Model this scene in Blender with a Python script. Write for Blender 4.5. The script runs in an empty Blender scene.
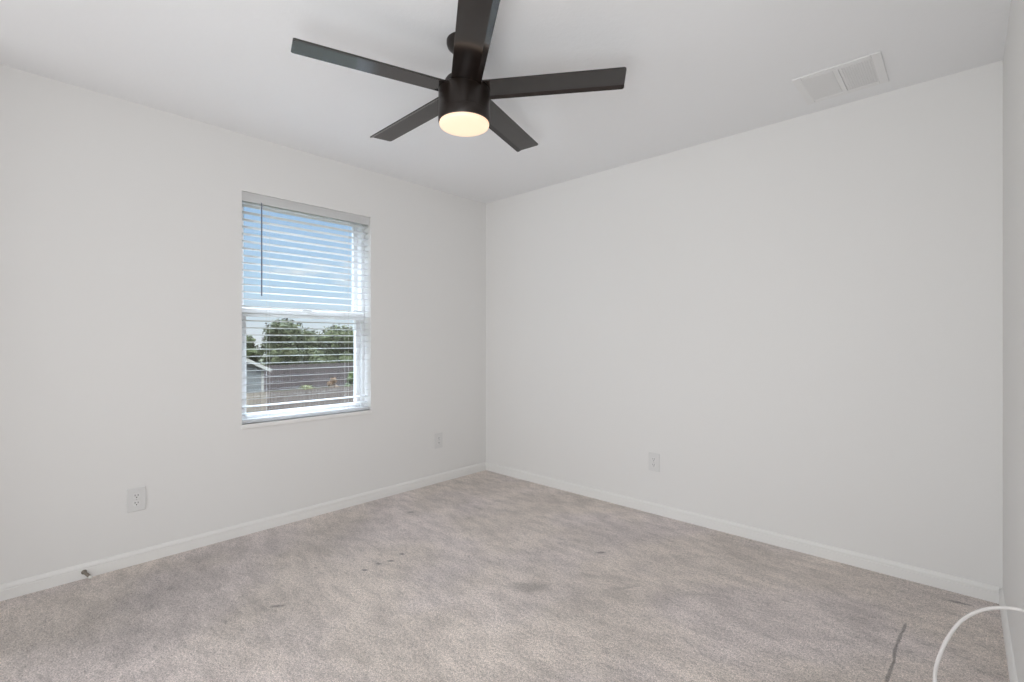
import bpy, bmesh, math, random
from mathutils import Vector, Matrix
random.seed(7)
SC = bpy.context.scene
COL = SC.collection
PI = math.pi

# ------------------------------------------------------------------ camera
cam_data = bpy.data.cameras.new('camera')
cam_data.lens = 36.0 * 485.0 / 1024.0
cam_data.sensor_width = 36.0
cam_data.clip_start = 0.02
cam_data.clip_end = 400
cam = bpy.data.objects.new('camera', cam_data)
COL.objects.link(cam)
cam.location = (3.206, -3.094, 1.18)
cam.rotation_euler = (PI / 2, 0, math.radians(42.92))
SC.camera = cam

# ------------------------------------------------------------------ exposure
SC.view_settings.view_transform = 'Standard'
SC.view_settings.look = 'None'
SC.view_settings.exposure = -0.06
SC.view_settings.gamma = 1.0
SC.view_settings.use_curve_mapping = False

# ------------------------------------------------------------------ sky
world = bpy.data.worlds.new('sky')
SC.world = world
world.use_nodes = True
nt = world.node_tree
nt.nodes.clear()


def N(tree, kind, **kw):
    n = tree.nodes.new(kind)
    for k, v in kw.items():
        if k == 'inp':
            for kk, vv in v.items():
                n.inputs[kk].default_value = vv
        else:
            setattr(n, k, v)
    return n


def ramp(tree, stops, interp='LINEAR'):
    n = tree.nodes.new('ShaderNodeValToRGB')
    n.color_ramp.interpolation = interp
    els = n.color_ramp.elements
    while len(els) < len(stops):
        els.new(0.5)
    for e, (p, c) in zip(els, stops):
        e.position = p
        e.color = (c[0], c[1], c[2], 1)
    return n


tc = N(nt, 'ShaderNodeTexCoord')
sep = N(nt, 'ShaderNodeSeparateXYZ')
nt.links.new(tc.outputs['Generated'], sep.inputs[0])
skyr = ramp(nt, [(0.0, (0.86, 0.90, 0.96)), (0.045, (0.74, 0.86, 0.97)), (0.10, (0.56, 0.77, 0.98)),
                 (0.30, (0.36, 0.57, 0.90)), (0.45, (0.55, 0.66, 0.82)), (1.0, (0.7, 0.78, 0.88))])
nt.links.new(sep.outputs['Z'], skyr.inputs[0])
cmap = N(nt, 'ShaderNodeMapping', inp={'Scale': (1.0, 1.0, 3.4), 'Location': (0.35, 0.1, 0.0)})
nt.links.new(tc.outputs['Generated'], cmap.inputs[0])
cn = N(nt, 'ShaderNodeTexNoise', inp={'Scale': 6.0, 'Detail': 6.0, 'Roughness': 0.55})
nt.links.new(cmap.outputs[0], cn.inputs['Vector'])
cr = ramp(nt, [(0.58, (0, 0, 0)), (0.72, (0.75, 0.75, 0.75))])
nt.links.new(cn.outputs['Fac'], cr.inputs[0])
cmix = N(nt, 'ShaderNodeMixRGB', inp={'Color2': (0.93, 0.95, 0.98, 1)})
nt.links.new(cr.outputs[0], cmix.inputs[0])
nt.links.new(skyr.outputs[0], cmix.inputs['Color1'])
# sky strengthened high overhead, out of view, to add light in the room
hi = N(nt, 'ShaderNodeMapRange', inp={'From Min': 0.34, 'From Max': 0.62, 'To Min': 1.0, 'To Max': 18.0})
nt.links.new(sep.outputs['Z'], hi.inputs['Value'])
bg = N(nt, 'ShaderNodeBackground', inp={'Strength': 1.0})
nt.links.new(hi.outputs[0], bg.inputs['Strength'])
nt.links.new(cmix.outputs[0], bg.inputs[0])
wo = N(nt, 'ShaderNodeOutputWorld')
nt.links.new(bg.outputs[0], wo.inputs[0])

# ------------------------------------------------------------------ sun (behind the house, lights the yard)
sd = bpy.data.lights.new('sun', 'SUN')
sd.energy = 0.9
sd.angle = math.radians(0.6)
sd.color = (1.0, 0.95, 0.88)
sun = bpy.data.objects.new('sun', sd)
COL.objects.link(sun)
sun.rotation_euler = Vector((-0.55, 0.35, -0.75)).to_track_quat('-Z', 'Y').to_euler()


def area(name, loc, aim, sx, sy, power, colour=(1, 1, 1)):
    l = bpy.data.lights.new(name, 'AREA')
    l.shape = 'RECTANGLE'
    l.size, l.size_y = sx, sy
    l.energy = power
    l.color = colour
    o = bpy.data.objects.new(name, l)
    COL.objects.link(o)
    o.location = loc
    o.rotation_euler = (Vector(aim) - Vector(loc)).to_track_quat('-Z', 'Y').to_euler()
    return o


# added fill light, shining in through the wide opening behind the camera
area('hall_fill', (1.0, -5.1, 0.85), (2.9, 0.0, 1.3), 1.6, 1.6, 30, (0.96, 0.98, 1.0))
# added soft fill light behind the camera, turned to the far corner
soft = area('soft_fill', (2.95, -3.40, 0.95), (0.35, 0.0, 1.9), 0.7, 1.5, 25.5, (0.96, 0.98, 1.0))
soft.data.spread = math.radians(150)


# ------------------------------------------------------------------ materials
def principled(name, colour=(0.8, 0.8, 0.8), rough=0.6, spec=0.5, metal=0.0):
    m = bpy.data.materials.new(name)
    m.use_nodes = True
    b = m.node_tree.nodes['Principled BSDF']
    b.inputs['Base Color'].default_value = (*colour, 1)
    b.inputs['Roughness'].default_value = rough
    b.inputs['Specular IOR Level'].default_value = spec
    b.inputs['Metallic'].default_value = metal
    return m, m.node_tree, b


def add_bump(t, b, scale, strength, dist, detail=2.0, lo=None, hi=None):
    tcn = N(t, 'ShaderNodeTexCoord')
    n = N(t, 'ShaderNodeTexNoise', inp={'Scale': scale, 'Detail': detail})
    t.links.new(tcn.outputs['Object'], n.inputs['Vector'])
    src = n.outputs['Fac']
    if lo is not None:
        r = ramp(t, [(lo, (0, 0, 0)), (hi, (1, 1, 1))])
        t.links.new(src, r.inputs[0])
        src = r.outputs[0]
    bp = N(t, 'ShaderNodeBump', inp={'Strength': strength, 'Distance': dist})
    t.links.new(src, bp.inputs['Height'])
    t.links.new(bp.outputs[0], b.inputs['Normal'])
    return n


def noise_colour(t, b, scale, stops, detail=3.0, coords='Object', stretch=None):
    tcn = N(t, 'ShaderNodeTexCoord')
    v = tcn.outputs[coords]
    if stretch:
        mp = N(t, 'ShaderNodeMapping', inp={'Scale': stretch})
        t.links.new(v, mp.inputs[0])
        v = mp.outputs[0]
    n = N(t, 'ShaderNodeTexNoise', inp={'Scale': scale, 'Detail': detail})
    t.links.new(v, n.inputs['Vector'])
    r = ramp(t, stops)
    t.links.new(n.outputs['Fac'], r.inputs[0])
    t.links.new(r.outputs[0], b.inputs['Base Color'])
    return r


WALL, wt, wb = principled('wall_paint', (0.80, 0.79, 0.775), 0.75, 0.3)
add_bump(wt, wb, 160, 0.12, 0.002, 2.0)
CEIL, ct, cb = principled('ceiling_paint', (0.86, 0.86, 0.865), 0.9, 0.2)
add_bump(ct, cb, 42, 0.09, 0.003, 3.0, 0.45, 0.62)
TRIM = principled('trim_paint', (0.84, 0.83, 0.81), 0.4, 0.5)[0]
VINYL = principled('window_vinyl', (0.86, 0.86, 0.86), 0.35, 0.5)[0]
BLIND, blt, blb = principled('blind_slat', (0.90, 0.90, 0.895), 0.4, 0.5)
# thin vinyl lets some daylight through
btr = N(blt, 'ShaderNodeBsdfTranslucent', inp={'Color': (0.90, 0.92, 0.94, 1)})
bmx = N(blt, 'ShaderNodeMixShader', inp={0: 0.3})
blt.links.new(blb.outputs[0], bmx.inputs[1])
blt.links.new(btr.outputs[0], bmx.inputs[2])
blt.links.new(bmx.outputs[0], blt.nodes['Material Output'].inputs['Surface'])
CORD = principled('blind_cord', (0.7, 0.7, 0.7), 0.8, 0.2)[0]
WAND = principled('blind_wand', (0.16, 0.19, 0.26), 0.25, 0.5)[0]
PLASTIC = principled('outlet_plastic', (0.73, 0.725, 0.715), 0.35, 0.5)[0]
PLASTIC2 = principled('receptacle_plastic', (0.77, 0.765, 0.755), 0.35, 0.5)[0]
SLOT = principled('outlet_slot', (0.03, 0.03, 0.03), 0.8, 0.2)[0]
SCREW = principled('screw_metal', (0.6, 0.59, 0.57), 0.4, 0.5, 0.6)[0]
VENT = principled('vent_enamel', (0.83, 0.825, 0.82), 0.5, 0.4)[0]
VENTIN = principled('vent_inside', (0.78, 0.77, 0.765), 0.8, 0.2)[0]
BRONZE = principled('fan_bronze', (0.012, 0.0075, 0.0055), 0.38, 0.4)[0]
BRONZED, bdt, bdb = principled('fan_blade', (0.030, 0.024, 0.021), 0.14, 0.7)
noise_colour(bdt, bdb, 3.0, [(0.3, (0.009, 0.006, 0.005)), (0.7, (0.016, 0.0105, 0.0085))], 6.0, 'Object', (1.0, 22.0, 22.0))
CABLE = principled('cable_jacket', (0.80, 0.77, 0.75), 0.4, 0.5)[0]
NICKEL = principled('door_stop_metal', (0.22, 0.20, 0.17), 0.35, 0.5, 0.8)[0]
RUBBER = principled('door_stop_rubber', (0.75, 0.74, 0.70), 0.6, 0.3)[0]

# frosted glass of the fan lamp, lit
LAMP = bpy.data.materials.new('lamp_glass')
LAMP.use_nodes = True
lt = LAMP.node_tree
lb = lt.nodes['Principled BSDF']
lb.inputs['Base Color'].default_value = (0.4, 0.39, 0.37, 1)
lb.inputs['Emission Color'].default_value = (1.0, 0.67, 0.42, 1)
lb.inputs['Emission Strength'].default_value = 1.0
lb.inputs['Roughness'].default_value = 0.4

# window glass
GLASS = bpy.data.materials.new('window_glass')
GLASS.use_nodes = True
gt = GLASS.node_tree
gt.nodes.clear()
gl = N(gt, 'ShaderNodeBsdfGlossy', inp={'Roughness': 0.02})
tr = N(gt, 'ShaderNodeBsdfTransparent', inp={'Color': (0.96, 0.975, 0.97, 1)})
mx = N(gt, 'ShaderNodeMixShader', inp={0: 0.05})
go = N(gt, 'ShaderNodeOutputMaterial')
gt.links.new(tr.outputs[0], mx.inputs[1])
gt.links.new(gl.outputs[0], mx.inputs[2])
gt.links.new(mx.outputs[0], go.inputs[0])

# carpet: greige cut pile with footprints, furniture dents and a few stains
CARPET, kt, kb = principled('carpet', (0.45, 0.40, 0.37), 0.95, 0.1)
kb.inputs['Sheen Weight'].default_value = 0.25
kb.inputs['Sheen Roughness'].default_value = 0.6
ktc = N(kt, 'ShaderNodeTexCoord')
KV = ktc.outputs['Object']


def knoise(scale, detail, rough=0.5, stretch=None):
    v = KV
    if stretch:
        mp = N(kt, 'ShaderNodeMapping', inp={'Scale': stretch[:3], 'Rotation': (0, 0, stretch[3])})
        kt.links.new(KV, mp.inputs[0])
        v = mp.outputs[0]
    n = N(kt, 'ShaderNodeTexNoise', inp={'Scale': scale, 'Detail': detail, 'Roughness': rough})
    kt.links.new(v, n.inputs['Vector'])
    return n.outputs['Fac']


def kmath(op, a, b=None, clamp=False):
    n = N(kt, 'ShaderNodeMath', operation=op, use_clamp=clamp)
    for i, x in enumerate((a, b)):
        if x is None:
            continue
        if isinstance(x, (int, float)):
            n.inputs[i].default_value = x
        else:
            kt.links.new(x, n.inputs[i])
    return n.outputs[0]


def krange(x, a, b, c, d):
    n = N(kt, 'ShaderNodeMapRange', inp={'From Min': a, 'From Max': b, 'To Min': c, 'To Max': d})
    n.interpolation_type = 'SMOOTHSTEP'
    kt.links.new(x, n.inputs['Value'])
    return n.outputs[0]


fine = knoise(210, 3.0, 0.7)
tuft = knoise(75, 2.0, 0.6)
patch = knoise(2.1, 4.0, 0.55)
streak = knoise(6.5, 3.0, 0.6, (1.0, 2.2, 1.0, 0.7))
val = kmath('ADD', krange(fine, 0.3, 0.7, 0.55, 1.37), krange(tuft, 0.3, 0.7, -0.14, 0.14))
val = kmath('MULTIPLY', val, krange(patch, 0.33, 0.66, 0.90, 1.07))
val = kmath('MULTIPLY', val, krange(streak, 0.32, 0.66, 0.86, 1.08))
scuff = knoise(17, 4.0, 0.65, (1.0, 2.0, 1.0, 0.75))
val = kmath('MULTIPLY', val, krange(scuff, 0.30, 0.46, 0.80, 1.04))


def kspot(x, y, rx, ry, ang, depth, soft=0.35, wob=0.0):
    """a soft elliptical mark on the pile"""
    global val
    mp = N(kt, 'ShaderNodeMapping', vector_type='TEXTURE', inp={'Location': (x, y, 0), 'Rotation': (0, 0, ang), 'Scale': (rx, ry, 1000.0)})
    src = KV
    if wob:
        nn = N(kt, 'ShaderNodeTexNoise', inp={'Scale': 14.0, 'Detail': 3.0})
        kt.links.new(KV, nn.inputs['Vector'])
        sc = N(kt, 'ShaderNodeVectorMath', operation='MULTIPLY_ADD')
        sc.inputs[1].default_value = (wob, wob, 0)
        sc.inputs[2].default_value = (-wob / 2, -wob / 2, 0)
        kt.links.new(nn.outputs['Color'], sc.inputs[0])
        ad = N(kt, 'ShaderNodeVectorMath', operation='ADD')
        kt.links.new(KV, ad.inputs[0])
        kt.links.new(sc.outputs[0], ad.inputs[1])
        src = ad.outputs[0]
    kt.links.new(src, mp.inputs[0])
    ln = N(kt, 'ShaderNodeVectorMath', operation='LENGTH')
    kt.links.new(mp.outputs[0], ln.inputs[0])
    val = kmath('MULTIPLY', val, krange(ln.outputs['Value'], soft, 1.0, 1.0 - depth, 1.0))


for (x, y) in ((0.949, -1.78), (0.939, -1.697), (0.955, -1.635), (0.93, -1.541)):
    kspot(x, y, 0.026, 0.014, 0.6, 0.7, 0.2, 0.03)
kspot(1.73, -0.78, 0.045, 0.020, 0.75, 0.62, 0.2, 0.04)
kspot(0.417, -1.118, 0.035, 0.014, 0.75, 0.55)
kspot(0.972, -2.222, 0.045, 0.016, 0.9, 0.5)
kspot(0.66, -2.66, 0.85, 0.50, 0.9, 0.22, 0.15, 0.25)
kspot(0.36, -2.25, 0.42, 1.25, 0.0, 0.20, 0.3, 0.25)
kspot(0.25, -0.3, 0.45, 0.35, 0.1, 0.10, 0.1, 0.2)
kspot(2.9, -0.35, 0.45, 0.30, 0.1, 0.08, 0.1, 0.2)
kspot(1.67, -1.345, 0.135, 0.075, 0.75, 0.30, 0.3, 0.08)
kspot(2.02, -1.03, 0.16, 0.022, 1.0, 0.16, 0.2, 0.06)
kspot(1.834, -1.044, 0.08, 0.03, 0.6, 0.14, 0.2, 0.05)
kspot(1.17, -2.375, 0.06, 0.04, 0.6, 0.15, 0.2, 0.05)
kspot(3.19, -0.115, 0.07, 0.018, 0.2, 0.5, 0.2, 0.05)
kspot(2.31, -0.84, 0.12, 0.03, 0.8, 0.16, 0.2, 0.06)
# dark pulled seam near the right wall
for (x0, y0, x1, y1) in ((3.032, -0.49, 3.026, -0.58), (3.026, -0.58, 3.016, -0.70), (3.016, -0.70, 3.019, -0.83), (3.019, -0.83, 3.010, -1.02)):
    kspot((x0 + x1) / 2, (y0 + y1) / 2, math.hypot(x1 - x0, y1 - y0) * 0.80, 0.0075, math.atan2(y1 - y0, x1 - x0), 0.50, 0.45, 0.010)
hue = N(kt, 'ShaderNodeMixRGB', inp={'Color1': (0.70, 0.622, 0.597, 1), 'Color2': (0.715, 0.632, 0.576, 1)})
warm = knoise(1.3, 2.0, 0.5)
kt.links.new(krange(warm, 0.4, 0.6, 0.0, 1.0), hue.inputs[0])
cm = N(kt, 'ShaderNodeVectorMath', operation='SCALE')
kt.links.new(hue.outputs[0], cm.inputs[0])
kt.links.new(val, cm.inputs['Scale'])
kt.links.new(cm.outputs[0], kb.inputs['Base Color'])
kbump = N(kt, 'ShaderNodeBump', inp={'Strength': 0.8, 'Distance': 0.006})
kt.links.new(kmath('ADD', kmath('MULTIPLY', fine, 0.6), tuft), kbump.inputs['Height'])
kt.links.new(kbump.outputs[0], kb.inputs['Normal'])

# yard materials
GROUND, t_, b_ = principled('yard_soil', (0.3, 0.25, 0.18), 0.95, 0.1)
noise_colour(t_, b_, 0.6, [(0.3, (0.022, 0.028, 0.012)), (0.6, (0.050, 0.046, 0.028)), (0.8, (0.070, 0.060, 0.042))], 6.0)
CEDAR, t_, b_ = principled('weathered_boards', (0.2, 0.17, 0.15), 0.9, 0.1)
noise_colour(t_, b_, 2.0, [(0.3, (0.085, 0.068, 0.058)), (0.7, (0.138, 0.112, 0.095))], 5.0, 'Object', (1.0, 3.0, 0.3))
CEDARF, t_, b_ = principled('dark_weathered_boards', (0.2, 0.17, 0.15), 0.9, 0.1)
noise_colour(t_, b_, 2.0, [(0.3, (0.042, 0.033, 0.031)), (0.7, (0.078, 0.061, 0.056))], 5.0, 'Object', (1.0, 3.0, 0.3))
CEDARN, t_, b_ = principled('new_boards', (0.4, 0.3, 0.2), 0.85, 0.1)
noise_colour(t_, b_, 2.0, [(0.3, (0.13, 0.105, 0.082)), (0.7, (0.19, 0.155, 0.12))], 5.0, 'Object', (1.0, 3.0, 0.3))
SIDING, t_, b_ = principled('grey_siding', (0.3, 0.3, 0.3), 0.7, 0.2)
wv = N(t_, 'ShaderNodeTexWave', wave_type='BANDS', bands_direction='Z', wave_profile='SAW', inp={'Scale': 1.05})
tcx = N(t_, 'ShaderNodeTexCoord')
t_.links.new(tcx.outputs['Object'], wv.inputs['Vector'])
rr = ramp(t_, [(0.0, (0.075, 0.074, 0.070)), (0.12, (0.108, 0.107, 0.100)), (1.0, (0.116, 0.114, 0.107))])
t_.links.new(wv.outputs['Fac'], rr.inputs[0])
t_.links.new(rr.outputs[0], b_.inputs['Base Color'])
FASCIA = principled('house_trim', (0.235, 0.215, 0.185), 0.6, 0.3)[0]
SHINGLE, t_, b_ = principled('roof_shingle', (0.25, 0.2, 0.17), 0.9, 0.1)
noise_colour(t_, b_, 9.0, [(0.3, (0.09, 0.073, 0.062)), (0.7, (0.15, 0.122, 0.10))], 3.0)
BARK = principled('bark', (0.10, 0.075, 0.055), 0.95, 0.1)[0]


def leaf_mat(name, a, b, c):
    m, t, bb = principled(name, a, 0.7, 0.2)
    noise_colour(t, bb, 1.6, [(0.3, a), (0.5, b), (0.7, c)], 5.0)
    return m


LEAF_D = leaf_mat('oak_leaves', (0.0161, 0.0195, 0.0065), (0.0314, 0.0355, 0.0118), (0.0558, 0.0566, 0.0203))
LEAF_M = leaf_mat('elm_leaves', (0.0181, 0.0227, 0.0063), (0.0346, 0.0414, 0.0118), (0.0585, 0.0623, 0.0194))
LEAF_Y = leaf_mat('weed_leaves', (0.0513, 0.0544, 0.0155), (0.0863, 0.0847, 0.0262), (0.1409, 0.1217, 0.0480))
LEAF_G = leaf_mat('shrub_leaves', (0.0272, 0.0409, 0.0101), (0.0470, 0.0659, 0.0160), (0.0688, 0.0879, 0.0242))
LEAF_R = leaf_mat('dry_leaves', (0.0803, 0.0451, 0.0231), (0.1412, 0.0840, 0.0444), (0.1833, 0.1217, 0.0689))


# ------------------------------------------------------------------ mesh helpers
def bm_box(bm, x0, x1, y0, y1, z0, z1, bevel=0.0, seg=2):
    r = bmesh.ops.create_cube(bm, size=1.0)
    vs = r['verts']
    for v in vs:
        v.co = Vector((x0 + (v.co.x + 0.5) * (x1 - x0), y0 + (v.co.y + 0.5) * (y1 - y0), z0 + (v.co.z + 0.5) * (z1 - z0)))
    if bevel > 0:
        es = list({e for v in vs for e in v.link_edges})
        bmesh.ops.bevel(bm, geom=es, offset=bevel, segments=seg, affect='EDGES', profile=0.5)
    return bm


def bm_lathe(bm, prof, seg=48, cap=True, axis='Z', origin=(0, 0, 0)):
    """profile of (radius, height); closed at both ends"""
    rings = []
    o = Vector(origin)

    def P(r, h, a):
        c, s = r * math.cos(a), r * math.sin(a)
        if axis == 'Z':
            return o + Vector((c, s, h))
        if axis == 'X':
            return o + Vector((h, c, s))
        return o + Vector((s, h, c))
    for r, h in prof:
        if r <= 1e-6:
            rings.append([bm.verts.new(P(0, h, 0))])
        else:
            rings.append([bm.verts.new(P(r, h, 2 * PI * k / seg)) for k in range(seg)])
    for a, b in zip(rings, rings[1:]):
        for k in range(seg):
            k2 = (k + 1) % seg
            f = [a[k % len(a)], a[k2 % len(a)], b[k2 % len(b)], b[k % len(b)]]
            f2 = []
            for v in f:
                if v not in f2:
                    f2.append(v)
            if len(f2) > 2:
                bm.faces.new(f2)
    if cap:
        for ring in (rings[0], rings[-1]):
            if len(ring) > 2:
                bm.faces.new(ring)
    bmesh.ops.recalc_face_normals(bm, faces=bm.faces[:])
    return bm


def smooth_path(pts, n=10):
    pts = [Vector(p) for p in pts]
    out = []
    for i in range(len(pts) - 1):
        p0 = pts[max(i - 1, 0)]
        p1, p2 = pts[i], pts[i + 1]
        p3 = pts[min(i + 2, len(pts) - 1)]
        for k in range(n):
            t = k / n
            out.append(0.5 * ((2 * p1) + (p2 - p0) * t + (2 * p0 - 5 * p1 + 4 * p2 - p3) * t * t + (-p0 + 3 * p1 - 3 * p2 + p3) * t ** 3))
    out.append(pts[-1])
    return out


def bm_tube(bm, pts, r, seg=12, cap=True):
    pts = [Vector(p) for p in pts]
    rad = r if isinstance(r, (list, tuple)) else [r] * len(pts)
    up = Vector((0, 0, 1))
    rings = []
    nrm = None
    for i, p in enumerate(pts):
        d = (pts[min(i + 1, len(pts) - 1)] - pts[max(i - 1, 0)]).normalized()
        if nrm is None:
            nrm = d.orthogonal().normalized()
        nrm = (nrm - d * nrm.dot(d)).normalized()
        bn = d.cross(nrm)
        rings.append([bm.verts.new(p + (nrm * math.cos(2 * PI * k / seg) + bn * math.sin(2 * PI * k / seg)) * rad[i]) for k in range(seg)])
    for a, b in zip(rings, rings[1:]):
        for k in range(seg):
            bm.faces.new((a[k], a[(k + 1) % seg], b[(k + 1) % seg], b[k]))
    if cap:
        bm.faces.new(rings[0])
        bm.faces.new(rings[-1])
    bmesh.ops.recalc_face_normals(bm, faces=bm.faces[:])
    return bm


def bm_extrude(bm, prof, a, b):
    """prof: list of Vectors (closed polygon) at a, swept by b-a"""
    d = Vector(b) - Vector(a)
    v0 = [bm.verts.new(Vector(a) + Vector(p)) for p in prof]
    v1 = [bm.verts.new(Vector(a) + Vector(p) + d) for p in prof]
    n = len(prof)
    for k in range(n):
        bm.faces.new((v0[k], v0[(k + 1) % n], v1[(k + 1) % n], v1[k]))
    bm.faces.new(v0)
    bm.faces.new(v1)
    bmesh.ops.recalc_face_normals(bm, faces=bm.faces[:])
    return bm


def obj(name, bm, mat, parent=None, smooth=False, loc=None):
    me = bpy.data.meshes.new(name)
    bm.to_mesh(me)
    bm.free()
    mats = mat if isinstance(mat, (list, tuple)) else [mat]
    for m in mats:
        me.materials.append(m)
    if smooth:
        for p in me.polygons:
            p.use_smooth = True
        try:
            me.set_sharp_from_angle(angle=math.radians(35))
        except Exception:
            pass
    o = bpy.data.objects.new(name, me)
    COL.objects.link(o)
    if loc is not None:
        o.location = loc
    if parent is not None:
        o.parent = parent
    return o


def B(*a, **k):
    return bm_box(bmesh.new(), *a, **k)


def thing(name, label, cat, loc=(0, 0, 0), rotz=0.0, group=None):
    o = bpy.data.objects.new(name, None)
    o.empty_display_size = 0.05
    COL.objects.link(o)
    o.location = loc
    o.rotation_euler = (0, 0, rotz)
    tag(o, label, cat, group)
    return o


def tag(o, label, cat, group=None):
    o['label'] = label
    o['category'] = cat
    if group:
        o['group'] = group
    return o


def struct(o, label=None, cat=None):
    o['kind'] = 'structure'
    if label:
        o['label'] = label
    if cat:
        o['category'] = cat
    return o


# ------------------------------------------------------------------ room shell
W, D, H = 3.337, 3.55, 2.44
T = 0.22
WY0, WY1, WZ0, WZ1 = -2.054, -1.179, 0.672, 2.094     # window opening

# floor and ceiling
struct(obj('floor', B(-T, W + 0.12, -D - 2.0, 0.12, -0.2, 0.0), CARPET), 'greige cut pile carpet with dents and stains', 'floor')
struct(obj('ceiling', B(-T, W + 0.12, -D - 2.0, 0.12, H, H + 0.2), CEIL), 'white textured ceiling over the room', 'ceiling')

# left wall with the window hole
bm = bmesh.new()
ys = [-D - 0.12, WY0, WY1, 0.12]
zs = [0.0, WZ0, WZ1, H]
grid = {}
for xi, x in enumerate((-T, 0.0)):
    for i, y in enumerate(ys):
        for j, z in enumerate(zs):
            grid[xi, i, j] = bm.verts.new((x, y, z))
for xi in (0, 1):
    for i in range(3):
        for j in range(3):
            if i == 1 and j == 1:
                continue
            bm.faces.new((grid[xi, i, j], grid[xi, i + 1, j], grid[xi, i + 1, j + 1], grid[xi, i, j + 1]))
for (a, b) in (((1, 1), (2, 1)), ((2, 1), (2, 2)), ((2, 2), (1, 2)), ((1, 2), (1, 1))):
    bm.faces.new((grid[0, a[0], a[1]], grid[0, b[0], b[1]], grid[1, b[0], b[1]], grid[1, a[0], a[1]]))
per = [(i, 0) for i in range(4)] + [(3, j) for j in range(1, 4)] + [(i, 3) for i in (2, 1, 0)] + [(0, j) for j in (2, 1)]
for a, b in zip(per, per[1:] + per[:1]):
    bm.faces.new((grid[0, a[0], a[1]], grid[0, b[0], b[1]], grid[1, b[0], b[1]], grid[1, a[0], a[1]]))
bmesh.ops.recalc_face_normals(bm, faces=bm.faces[:])
struct(obj('wall_left', bm, WALL), 'white wall with the window in it', 'wall')
struct(obj('wall_back', B(0.0, W, 0.0, 0.12, 0.0, H), WALL), 'long blank white wall across from the camera', 'wall')
struct(obj('wall_right', B(W, W + 0.12, -D - 0.12, 0.12, 0.0, H), WALL), 'white wall seen edge-on at the right border', 'wall')
# wall behind the camera; opening and hall are shaped to let fill light in
bm = bmesh.new()
bm_box(bm, 0.0, 0.3, -D - 0.12, -D, 0, H)
bm_box(bm, W - 0.13, W, -D - 0.12, -D, 0, H)
bm_box(bm, 0.3, W - 0.13, -D - 0.12, -D, 2.32, H)
struct(obj('wall_front', bm, WALL))
struct(obj('wall_hall_left', B(-T, 0.0, -D - 1.9, -D - 0.12, 0, H), WALL))
struct(obj('wall_hall_right', B(W, W + 0.12, -D - 1.9, -D - 0.12, 0, H), WALL))
struct(obj('wall_hall', B(-T, W + 0.12, -D - 2.0, -D - 1.9, 0, H), WALL))


# baseboards (ogee top)
def base_prof(along, sign):
    """profile in the plane across the wall; returns Vectors"""
    p = [(0, 0), (0.0125, 0), (0.0125, 0.045), (0.0100, 0.047), (0.0100, 0.0505), (0.0122, 0.053), (0.0112, 0.060), (0.0075, 0.067), (0.0045, 0.071), (0.0, 0.073)]
    if along == 'y':
        return [Vector((sign * a, 0, z)) for a, z in p]
    return [Vector((0, sign * a, z)) for a, z in p]


bm = bm_extrude(bmesh.new(), base_prof('y', 1), (0, -D, 0), (0, 0, 0))
struct(obj('baseboard_left', bm, TRIM), 'white baseboard along the window wall', 'baseboard')
bm = bm_extrude(bmesh.new(), base_prof('x', -1), (0.0125, 0, 0), (W - 0.0125, 0, 0))
struct(obj('baseboard_back', bm, TRIM), 'white baseboard along the long blank wall', 'baseboard')
bm = bm_extrude(bmesh.new(), base_prof('y', -1), (W, -D, 0), (W, 0, 0))
struct(obj('baseboard_right', bm, TRIM), 'white baseboard at the right border', 'baseboard')

# ------------------------------------------------------------------ window
win = bpy.data.objects.new('window_1', None)
COL.objects.link(win)
win.location = (0, 0, 0)
struct(win, 'white vinyl single-hung window', 'window')


def ring(bm, x0, x1, y0, y1, z0, z1, l, r, b, t, bev=0.003):
    bm_box(bm, x0, x1, y0, y0 + l, z0, z1, bev)
    bm_box(bm, x0, x1, y1 - r, y1, z0, z1, bev)
    bm_box(bm, x0, x1, y0 + l, y1 - r, z0, z0 + b, bev)
    bm_box(bm, x0, x1, y0 + l, y1 - r, z1 - t, z1, bev)
    return bm


ZM = 1.360
obj('window_frame', ring(bmesh.new(), -0.205, -0.090, WY0, WY1, WZ0, WZ1, 0.026, 0.026, 0.012, 0.018), VINYL, win)
obj('upper_sash', ring(bmesh.new(), -0.175, -0.145, WY0 + 0.026, WY1 - 0.026, ZM - 0.02, WZ1 - 0.018, 0.032, 0.032, 0.04, 0.022), VINYL, win)
obj('lower_sash', ring(bmesh.new(), -0.138, -0.105, WY0 + 0.026, WY1 - 0.026, WZ0 + 0.012, ZM + 0.03, 0.035, 0.035, 0.028, 0.055, 0.005), VINYL, win)
obj('meeting_rail', B(-0.106, -0.086, WY0 + 0.002, WY1 - 0.002, ZM - 0.020, ZM + 0.030, bevel=0.008), VINYL, win)
bm = bmesh.new()
bm_box(bm, -0.162, -0.158, WY0 + 0.05, WY1 - 0.05, ZM + 0.01, WZ1 - 0.03)
obj('upper_pane', bm, GLASS, win)
bm = bmesh.new()
bm_box(bm, -0.124, -0.120, WY0 + 0.055, WY1 - 0.055, WZ0 + 0.035, ZM - 0.02)
obj('lower_pane', bm, GLASS, win)
obj('sash_latch', B(-0.104, -0.084, -1.65, -1.58, ZM + 0.030, ZM + 0.042, bevel=0.004), VINYL, win)
sill = struct(obj('trim_1', B(-0.092, 0.013, WY0 - 0.003, WY1 + 0.003, WZ0 - 0.028, WZ0, bevel=0.005), TRIM), 'white sill under the window', 'sill')

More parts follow.
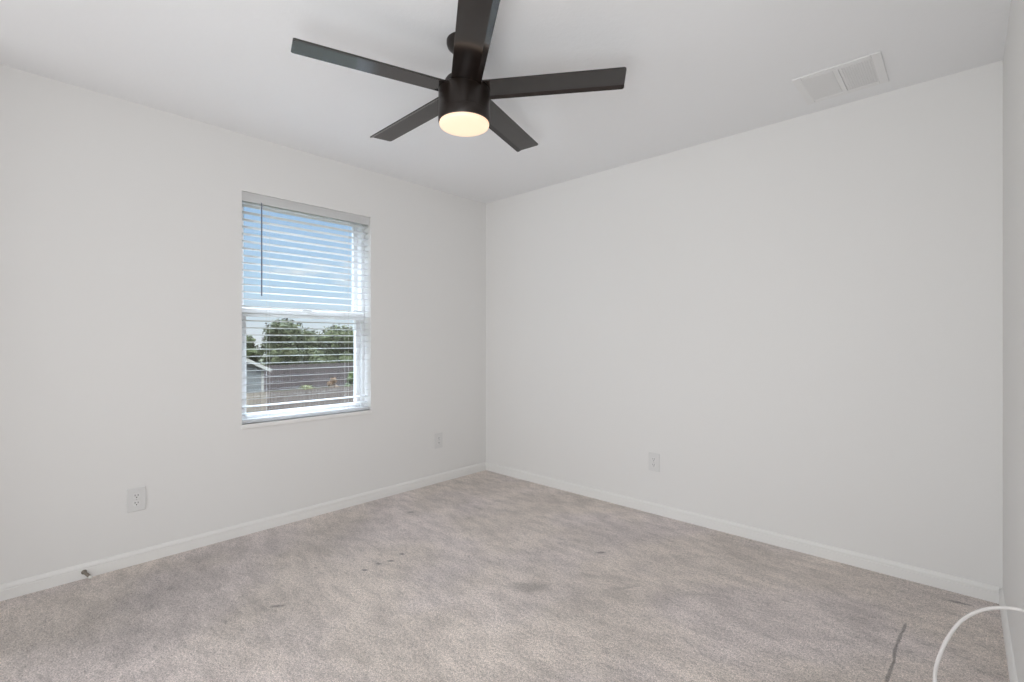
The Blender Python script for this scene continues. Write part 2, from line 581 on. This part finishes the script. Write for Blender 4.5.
# ------------------------------------------------------------------ window blind
bl = thing('window_blind', 'white horizontal slat blind lowered inside the window opening', 'blind', (-0.045, (WY0 + WY1) / 2, WZ0))
hw = (WY1 - WY0) / 2 - 0.004
ztop = WZ1 - WZ0
obj('head_rail', B(-0.022, 0.026, -hw, hw, ztop - 0.052, ztop - 0.0002, bevel=0.001), BLIND, bl)
obj('valance', B(0.026, 0.031, -hw, hw, ztop - 0.056, ztop - 0.0002, bevel=0.0008), BLIND, bl)
obj('bottom_rail', B(-0.026, 0.026, -hw, hw, 0.0002, 0.022, bevel=0.003), BLIND, bl)
# a slat: gently crowned 50 mm strip
pitch = 0.0445
bm = bmesh.new()
prof = []
for k in range(9):
    u = -0.025 + 0.05 * k / 8
    prof.append(Vector((u, 0, 0.0007 + 0.0005 * (1 - (u / 0.025) ** 2))))
for k in range(8, -1, -1):
    u = -0.025 + 0.05 * k / 8
    prof.append(Vector((u, 0, -0.0007 + 0.0005 * (1 - (u / 0.025) ** 2))))
bm_extrude(bm, prof, (0, -hw, 0), (0, hw, 0))
SLAT_TILT = -5.2
slat0 = obj('slat', bm, BLIND, bl)
zz = 0.056
first = True
while zz < ztop - 0.07:
    s = slat0 if first else slat0.copy()
    if not first:
        COL.objects.link(s)
        s.parent = bl
    first = False
    s.location = (0, 0, zz)
    s.rotation_euler = (0, math.radians(SLAT_TILT if zz > 0.12 else 5.0), 0)
    zz += pitch
for yy in (-0.27, 0.27):
    bm = bmesh.new()
    for xx in (-0.0265, 0.0265):
        bm_tube(bm, [(xx, yy, 0.02), (xx, yy, ztop - 0.04)], 0.0006, 5)
    obj('ladder_cord', bm, CORD, bl)
wd = obj('wand', bm_tube(bmesh.new(), [(0.038, -0.322, ztop - 0.068), (0.038, -0.322, 1.462 - WZ0)], 0.0042, 6), WAND, bl)
bm = bmesh.new()
bm_tube(bm, smooth_path([(0.030, -0.322, ztop - 0.050), (0.036, -0.322, ztop - 0.052), (0.038, -0.322, ztop - 0.058), (0.038, -0.322, ztop - 0.069)], 4), 0.0022, 6)
obj('wand_hook', bm, WAND, wd)

# ------------------------------------------------------------------ ceiling fan
FX, FY = 1.668, -1.735
fan = thing('ceiling_fan', 'dark bronze five-blade ceiling fan with a lit round lamp', 'ceiling fan', (FX, FY, H))
obj('canopy', bm_lathe(bmesh.new(), [(0.0, -0.0), (0.074, -0.0), (0.074, -0.012), (0.070, -0.024), (0.058, -0.036), (0.042, -0.047), (0.026, -0.053), (0.020, -0.055), (0.0, -0.055)], 64), BRONZE, fan, True)
obj('downrod', bm_lathe(bmesh.new(), [(0.0, -0.05), (0.0125, -0.05), (0.0125, -0.165), (0.0, -0.165)], 32), BRONZE, fan, True)
obj('rod_collar', bm_lathe(bmesh.new(), [(0.0, -0.13), (0.022, -0.13), (0.026, -0.136), (0.026, -0.160), (0.0, -0.160)], 32), BRONZE, fan, True)
obj('motor_housing', bm_lathe(bmesh.new(), [(0.0, -0.155), (0.060, -0.157), (0.076, -0.163), (0.082, -0.172), (0.082, -0.190), (0.098, -0.200), (0.1065, -0.207), (0.108, -0.212), (0.108, -0.302), (0.0, -0.302)], 96), BRONZE, fan, True)
obj('light_ring', bm_lathe(bmesh.new(), [(0.100, -0.303), (0.1085, -0.303), (0.1085, -0.340), (0.1065, -0.343), (0.0985, -0.343), (0.0985, -0.305)], 96, cap=False), BRONZE, fan, True)
dp = [(0.0, -0.308), (0.0975, -0.308), (0.1035, -0.3435), (0.1045, -0.347), (0.1035, -0.353)]
for k in range(1, 10):
    a = k / 9 * PI / 2
    dp.append((0.1035 * math.cos(a) if k < 9 else 0.0, -0.353 - 0.016 * math.sin(a)))
obj('lamp_shade', bm_lathe(bmesh.new(), dp, 96), LAMP, fan, True)


def blade_bm():
    """blade along +X, hub at the origin; the CCW (+Y) edge is a lip bent down"""
    bm = bmesh.new()
    r0, r1, hw2, th = 0.088, 0.663, 0.0635, 0.003
    crease, drop = 0.0415, 0.0065

    def zc(y):
        return 0.0 if y <= crease else -drop * (y - crease) / (hw2 - crease)
    secs = []
    for k in range(9):
        secs.append((r0 + (r1 - 0.010 - r0) * k / 8, hw2 - 0.003 + 0.003 * k / 8))
    for k in range(1, 6):
        a = k / 5 * PI / 2
        secs.append((r1 - 0.010 + 0.010 * math.sin(a), hw2 - 0.010 + 0.010 * math.cos(a)))
    rings = []
    for x, h in secs:
        row = [(-h, th - 0.001), (-h + 0.001, th), (crease, th), (h - 0.001, zc(h) + th), (h, zc(h) + th - 0.001),
               (h, zc(h) - th + 0.001), (h - 0.001, zc(h) - th), (crease, -th), (-h + 0.001, -th), (-h, -th + 0.001)]
        rings.append([bm.verts.new((x, y, z)) for y, z in row])
    n = len(rings[0])
    for a, b in zip(rings, rings[1:]):
        for k in range(n):
            bm.faces.new((a[k], a[(k + 1) % n], b[(k + 1) % n], b[k]))
    bm.faces.new(rings[0])
    bm.faces.new(rings[-1])
    bmesh.ops.recalc_face_normals(bm, faces=bm.faces[:])
    return bm


DROOP = (0.0, 0.75, -0.5, 0.0, -0.8)   # the blades hang slightly unevenly
b0 = obj('blade', blade_bm(), BRONZED, fan, False)
for k in range(5):
    bb = b0 if k == 0 else b0.copy()
    if k:
        COL.objects.link(bb)
        bb.parent = fan
    ang = math.radians(64.25 + 42.92 + 72 * k)
    bb.matrix_local = Matrix.Translation((0, 0, -0.208)) @ Matrix.Rotation(ang, 4, 'Z') @ Matrix.Rotation(math.radians(DROOP[k]), 4, 'Y') @ Matrix.Rotation(math.radians(-5.5), 4, 'X')

# ------------------------------------------------------------------ ceiling vent
VX, VY = 2.773, -0.300
vw, vd = 0.172, 0.165
vt = thing('ceiling_vent', 'white two-panel air register on the ceiling at right', 'vent', (VX, VY, H))
bm = bmesh.new()
for (x0, x1, y0, y1) in ((-vw, -vw + 0.036, -vd, vd), (vw - 0.036, vw, -vd, vd), (-vw + 0.036, vw - 0.036, -vd, -vd + 0.036), (-vw + 0.036, vw - 0.036, vd - 0.036, vd)):
    bm_box(bm, x0, x1, y0, y1, -0.007, 0.0, 0.003)
obj('frame', bm, VENT, vt)
obj('divider', B(-0.010, 0.010, -vd + 0.034, vd - 0.034, -0.008, -0.001, bevel=0.002), VENT, vt)
obj('backing', B(-vw + 0.03, vw - 0.03, -vd + 0.03, vd - 0.03, -0.002, 0.0), VENTIN, vt)
lv = None
for side in (-1, 1):
    for k in range(13):
        x = side * (0.018 + 0.0095 * k)
        if lv is None:
            lv = obj('louver', B(-0.0055, 0.0055, -vd + 0.035, vd - 0.035, -0.0006, 0.0006), VENT, vt)
            l = lv
        else:
            l = lv.copy()
            COL.objects.link(l)
            l.parent = vt
        l.location = (x, 0, -0.0048)
        l.rotation_euler = (0, math.radians(16 * side), 0)


# ------------------------------------------------------------------ outlets
def outlet(label, loc, rotz):
    """plate faces local -Y... built facing +X locally"""
    t = thing('wall_outlet', label, 'outlet', loc, rotz, 'duplex wall outlets')
    obj('cover_plate', B(0.0, 0.006, -0.040, 0.040, -0.0625, 0.0625, bevel=0.0025), PLASTIC, t)
    for s in (-1, 1):
        zc = s * 0.0195
        bm = bmesh.new()
        # rounded receptacle face
        vs = []
        for k in range(32):
            a = 2 * PI * k / 32
            y, z = 0.0172 * math.cos(a), 0.0172 * math.sin(a)
            z = max(-0.0142, min(0.0142, z))
            vs.append(Vector((0, y, z + zc)))
        bm_extrude(bm, vs, (0.004, 0, 0), (0.0082, 0, 0))
        r = obj('receptacle', bm, PLASTIC2, t)
        bm = bmesh.new()
        bm_box(bm, 0.0078, 0.0085, -0.0078, -0.0052, zc - 0.001, zc + 0.0085)
        bm_box(bm, 0.0078, 0.0085, 0.0052, 0.0078, zc - 0.0005, zc + 0.0075)
        bm_lathe(bm, [(0.0, 0.0078), (0.0027, 0.0078), (0.0027, 0.0085), (0.0, 0.0085)], 16, axis='X', origin=(0, 0, zc - 0.0075))
        obj('slots', bm, SLOT, r)
    obj('screw', bm_lathe(bmesh.new(), [(0.0, 0.005), (0.0035, 0.005), (0.0032, 0.0072), (0.0, 0.0075)], 20, axis='X'), SCREW, t)
    return t


outlet('white duplex outlet low on the window wall, left of the window', (0.0, -2.568, 0.342), 0.0)
outlet('white duplex outlet on the window wall near the room corner', (0.0, -0.548, 0.350), 0.0)
outlet('white duplex outlet on the long blank wall', (1.658, 0.0, 0.352), -PI / 2)

# ------------------------------------------------------------------ door stop on the left baseboard
ds_a, ds_b = Vector((0.0125, -2.778, 0.034)), Vector((0.080, -2.758, 0.020))
ds = thing('door_stop', 'small dark spring door stop on the baseboard at left', 'door stop', tuple(ds_a))
dvec = ds_b - ds_a
bm = bm_lathe(bmesh.new(), [(0.0, 0.0), (0.011, 0.0), (0.011, 0.003), (0.007, 0.007), (0.0, 0.007)], 24, axis='X')
obj('base', bm, NICKEL, ds, True)
hel = []
L = dvec.length
ux = dvec.normalized()
uy = ux.orthogonal().normalized()
uz = ux.cross(uy)
for k in range(24 * 14 + 1):
    a = 2 * PI * k / 14
    f = k / (24 * 14)
    hel.append(ux * (0.004 + f * (L - 0.016)) + (uy * math.cos(a) + uz * math.sin(a)) * 0.0058)
obj('spring', bm_tube(bmesh.new(), hel, 0.0014, 5), NICKEL, ds, True)
bm = bm_lathe(bmesh.new(), [(0.0, 0.0), (0.007, 0.0), (0.0075, 0.004), (0.007, 0.010), (0.004, 0.013), (0.0, 0.0135)], 24, axis='X')
bmesh.ops.transform(bm, matrix=Matrix.Translation(ux * (L - 0.0135)) @ Vector((1, 0, 0)).rotation_difference(ux).to_matrix().to_4x4(), verts=bm.verts[:])
obj('rubber_tip', bm, RUBBER, ds, True)

# ------------------------------------------------------------------ coax cable
CX = W - 0.0056
path = smooth_path([(CX, -1.42, 0.40), (CX, -1.30, 0.432), (CX, -1.22, 0.442), (3.328, -1.164, 0.4396), (3.288, -1.16, 0.4319), (3.243, -1.174, 0.413), (3.202, -1.214, 0.3833),
                    (3.171, -1.269, 0.3376), (3.153, -1.328, 0.2915), (3.151, -1.374, 0.266), (3.158, -1.44, 0.21), (3.166, -1.52, 0.13),
                    (3.17, -1.61, 0.06), (3.165, -1.72, 0.014), (3.15, -1.85, 0.0048), (3.12, -2.0, 0.0048), (3.13, -2.15, 0.0048), (3.19, -2.3, 0.0048)], 10)
cab = obj('coaxial_cable', bm_tube(bmesh.new(), path, 0.0046, 12), CABLE, None, True)
tag(cab, 'white cable arching from the right wall down over the carpet', 'cable')

# ------------------------------------------------------------------ the yard outside
bm = bmesh.new()
xs = [-0.5, -4, -8, -12, -16, -20, -24, -28, -32, -36, -42, -50, -60, -80, -120]
yy = [-60, -30, -15, -5, 0, 5, 10, 15, 20, 25, 30, 40, 60, 100]


def ground_z(x):
    if x > -19:
        return -2.92
    if x > -34:
        return -2.92 + 0.50 * (-19 - x) / 15
    return -2.42 + 0.25 * min(1.0, (-34 - x) / 20)


vv = [[bm.verts.new((x, y, ground_z(x))) for y in yy] for x in xs]
for i in range(len(xs) - 1):
    for j in range(len(yy) - 1):
        bm.faces.new((vv[i][j], vv[i + 1][j], vv[i + 1][j + 1], vv[i][j + 1]))
bmesh.ops.recalc_face_normals(bm, faces=bm.faces[:])
struct(obj('ground', bm, GROUND), 'bare yard ground outside the window', 'ground')


def fence(label, x, y0, y1, zb, ztop_, mat, wob=0.0, slope=0.0):
    t = thing('wooden_fence', label, 'fence', (x, (y0 + y1) / 2, zb), slope)
    L2 = (y1 - y0) / 2
    h = ztop_ - zb
    bm = bmesh.new()
    y = -L2
    while y < L2:
        dz = random.uniform(-wob, wob)
        bm_box(bm, -0.008 + random.uniform(-.004, .004), 0.008, y, y + 0.135, 0.03, h + dz)
        y += 0.142
    obj('board_panel', bm, mat, t)
    for z in (0.3, h * 0.55, h - 0.25):
        obj('rail', B(-0.05, -0.01, -L2, L2, z, z + 0.085), mat, t)
    y = -L2 + 0.1
    while y < L2:
        obj('post', B(-0.14, -0.05, y, y + 0.09, 0.0, h - 0.05), mat, t)
        y += 2.4
    return t


fence('weathered grey-brown board fence nearest the window, right part', -19.2, 5.05, 15.0, -2.92, -1.07, CEDAR, 0.015, 0.0)
fence('pale tan board fence below the grey neighbour house', -18.9, -3.0, 5.0, -2.92, -1.03, CEDARN, 0.01, 0.0)
fence('dark weathered fence further back, below the trees', -33.4, 8.9, 26.0, -2.50, -0.57, CEDARF, 0.02, 0.0)

# neighbour house, gable end towards the window
hx, hy0, hy1 = -26.4, 0.2, 7.65
hz0, eave = -2.72, -0.42
ridge_y = (hy0 + hy1) / 2
slp = 0.50
ridge_z = eave + slp * (hy1 - ridge_y)
hs = thing('neighbour_house', 'grey sided house with a pale gable edge behind the fences', 'house', (hx, ridge_y, hz0))
hw_ = (hy1 - hy0) / 2
prof = [Vector((0, -hw_, 0)), Vector((0, hw_, 0)), Vector((0, hw_, eave - hz0)), Vector((0, 0, ridge_z - hz0)), Vector((0, -hw_, eave - hz0))]
obj('wall', bm_extrude(bmesh.new(), prof, (0, 0, 0), (-6.2, 0, 0)), SIDING, hs)
ov = 0.33
for s in (-1, 1):
    prof = [Vector((0, 0, ridge_z - hz0 + 0.02)), Vector((0, s * (hw_ + ov), eave - slp * ov - hz0 + 0.02)),
            Vector((0, s * (hw_ + ov), eave - slp * ov - hz0 + 0.14)), Vector((0, 0, ridge_z - hz0 + 0.14))]
    obj('roof_slope', bm_extrude(bmesh.new(), prof, (0.28, 0, 0), (-6.5, 0, 0)), SHINGLE, hs)
    prof = [Vector((0, 0, ridge_z - hz0 - 0.06)), Vector((0, s * (hw_ + ov), eave - slp * ov - hz0 - 0.06)),
            Vector((0, s * (hw_ + ov), eave - slp * ov - hz0 + 0.15)), Vector((0, 0, ridge_z - hz0 + 0.15))]
    obj('gable_trim', bm_extrude(bmesh.new(), prof, (0.285, 0, 0), (0.32, 0, 0)), FASCIA, hs)
    obj('corner_board', B(-0.10, 0.03, s * hw_ - (0.13 if s > 0 else 0.02), s * hw_ + (0.02 if s > 0 else 0.13), 0, eave - hz0, bevel=0.004), FASCIA, hs)


def blob_tree(name, label, cat, loc, height, rad, mat, lumps, nleaf, leaf, trunk_r, group=None, bottom=0.25, seed=1):
    rng = random.Random(seed)
    t = thing(name, label, cat, loc, 0.0, group)
    bm = bmesh.new()
    hgt = height * (0.75 if trunk_r > 0.03 else 0.8)
    bm_tube(bm, [(0, 0, 0), (0.03 * height * 0.2, 0, hgt * 0.5), (0, 0.02 * height, hgt)], [trunk_r, trunk_r * 0.75, trunk_r * 0.3], 8)
    for k in range(5):
        a = 2 * PI * k / 5 + rng.random()
        z = hgt * (0.45 + 0.1 * k)
        bm_tube(bm, [(0, 0, z), (rad * 0.3 * math.cos(a), rad * 0.3 * math.sin(a), z + rad * 0.25), (rad * 0.6 * math.cos(a), rad * 0.6 * math.sin(a), z + rad * 0.4)], [trunk_r * 0.5, trunk_r * 0.35, trunk_r * 0.12], 6)
    obj('trunk', bm, BARK, t)
    blobs = []
    z0, z1 = height * bottom, height
    for k in range(lumps):
        f = rng.random()
        z = z0 + (z1 - z0) * f
        env = math.sin(PI * min(1, 0.18 + 0.80 * f)) ** 0.6
        a = rng.random() * 2 * PI
        q = math.sqrt(rng.random()) * 0.72
        rr_ = rad * rng.uniform(0.26, 0.42)
        z = z0 + (height - rr_ * 0.95 - z0) * f
        blobs.append((Vector((rad * env * q * math.cos(a), rad * env * q * math.sin(a), z)), rr_))
    bm = bmesh.new()
    for c, r in blobs:
        rs = bmesh.ops.create_icosphere(bm, subdivisions=2, radius=r * 0.8)
        for v in rs['verts']:
            v.co = v.co * rng.uniform(0.75, 1.1)
            v.co.z *= 0.85
            v.co += c
    for k in range(nleaf):
        c, r = rng.choice(blobs)
        d = Vector((rng.gauss(0, 1), rng.gauss(0, 1), rng.gauss(0, 1))).normalized()
        p = c + d * r * rng.uniform(0.75, 1.12)
        n = (d + Vector((rng.uniform(-1, 1), rng.uniform(-1, 1), rng.uniform(-0.5, 1)))).normalized()
        u = n.orthogonal().normalized()
        u = Matrix.Rotation(rng.random() * 6.28, 3, n) @ u
        w = n.cross(u)
        s = leaf * rng.uniform(0.6, 1.3)
        bm.faces.new([bm.verts.new(p + u * s), bm.verts.new(p + w * s * 0.55), bm.verts.new(p - u * s), bm.verts.new(p - w * s * 0.55)])
    obj('foliage', bm, mat, t)
    return t


blob_tree('dense_tree', 'tall round dark tree left of centre beyond the fences', 'tree', (-47.98, 17.7, -2.25), 5.75, 3.0, LEAF_D, 34, 5200, 0.17, 0.16, 'trees beyond the fences', 0.2, 3)
blob_tree('spreading_tree', 'broad green tree at the right side of the window view', 'tree', (-42.3, 20.5, -2.22), 5.0, 2.9, LEAF_M, 34, 5200, 0.16, 0.15, 'trees beyond the fences', 0.15, 5)
blob_tree('small_tree', 'small tree behind the roof of the grey house', 'tree', (-53.5, 15.2, -2.2), 4.3, 2.3, LEAF_M, 22, 3000, 0.17, 0.12, 'trees beyond the fences', 0.15, 8)
blob_tree('bushy_tree', 'low bushy tree filling the gap between the two big trees', 'tree', (-55.5, 23.6, -2.2), 4.9, 2.9, LEAF_D, 24, 3200, 0.17, 0.13, 'trees beyond the fences', 0.1, 11)
blob_tree('shrub', 'bright green shrub by the right edge of the view', 'shrub', (-28.9, 14.6, -2.62), 1.65, 0.75, LEAF_G, 16, 1500, 0.08, 0.03, 'shrubs between the fences', 0.05, 17)
blob_tree('dry_shrub', 'rust coloured dry shrub left of the green shrub', 'shrub', (-29.2, 13.25, -2.62), 1.25, 0.55, LEAF_R, 12, 900, 0.07, 0.025, 'shrubs between the fences', 0.05, 19)
blob_tree('weed_clump', 'pale green weeds between the two weathered fences', 'weeds', (-27.4, 10.75, -2.65), 1.30, 0.75, LEAF_Y, 14, 1100, 0.07, 0.02, 'shrubs between the fences', 0.05, 23)
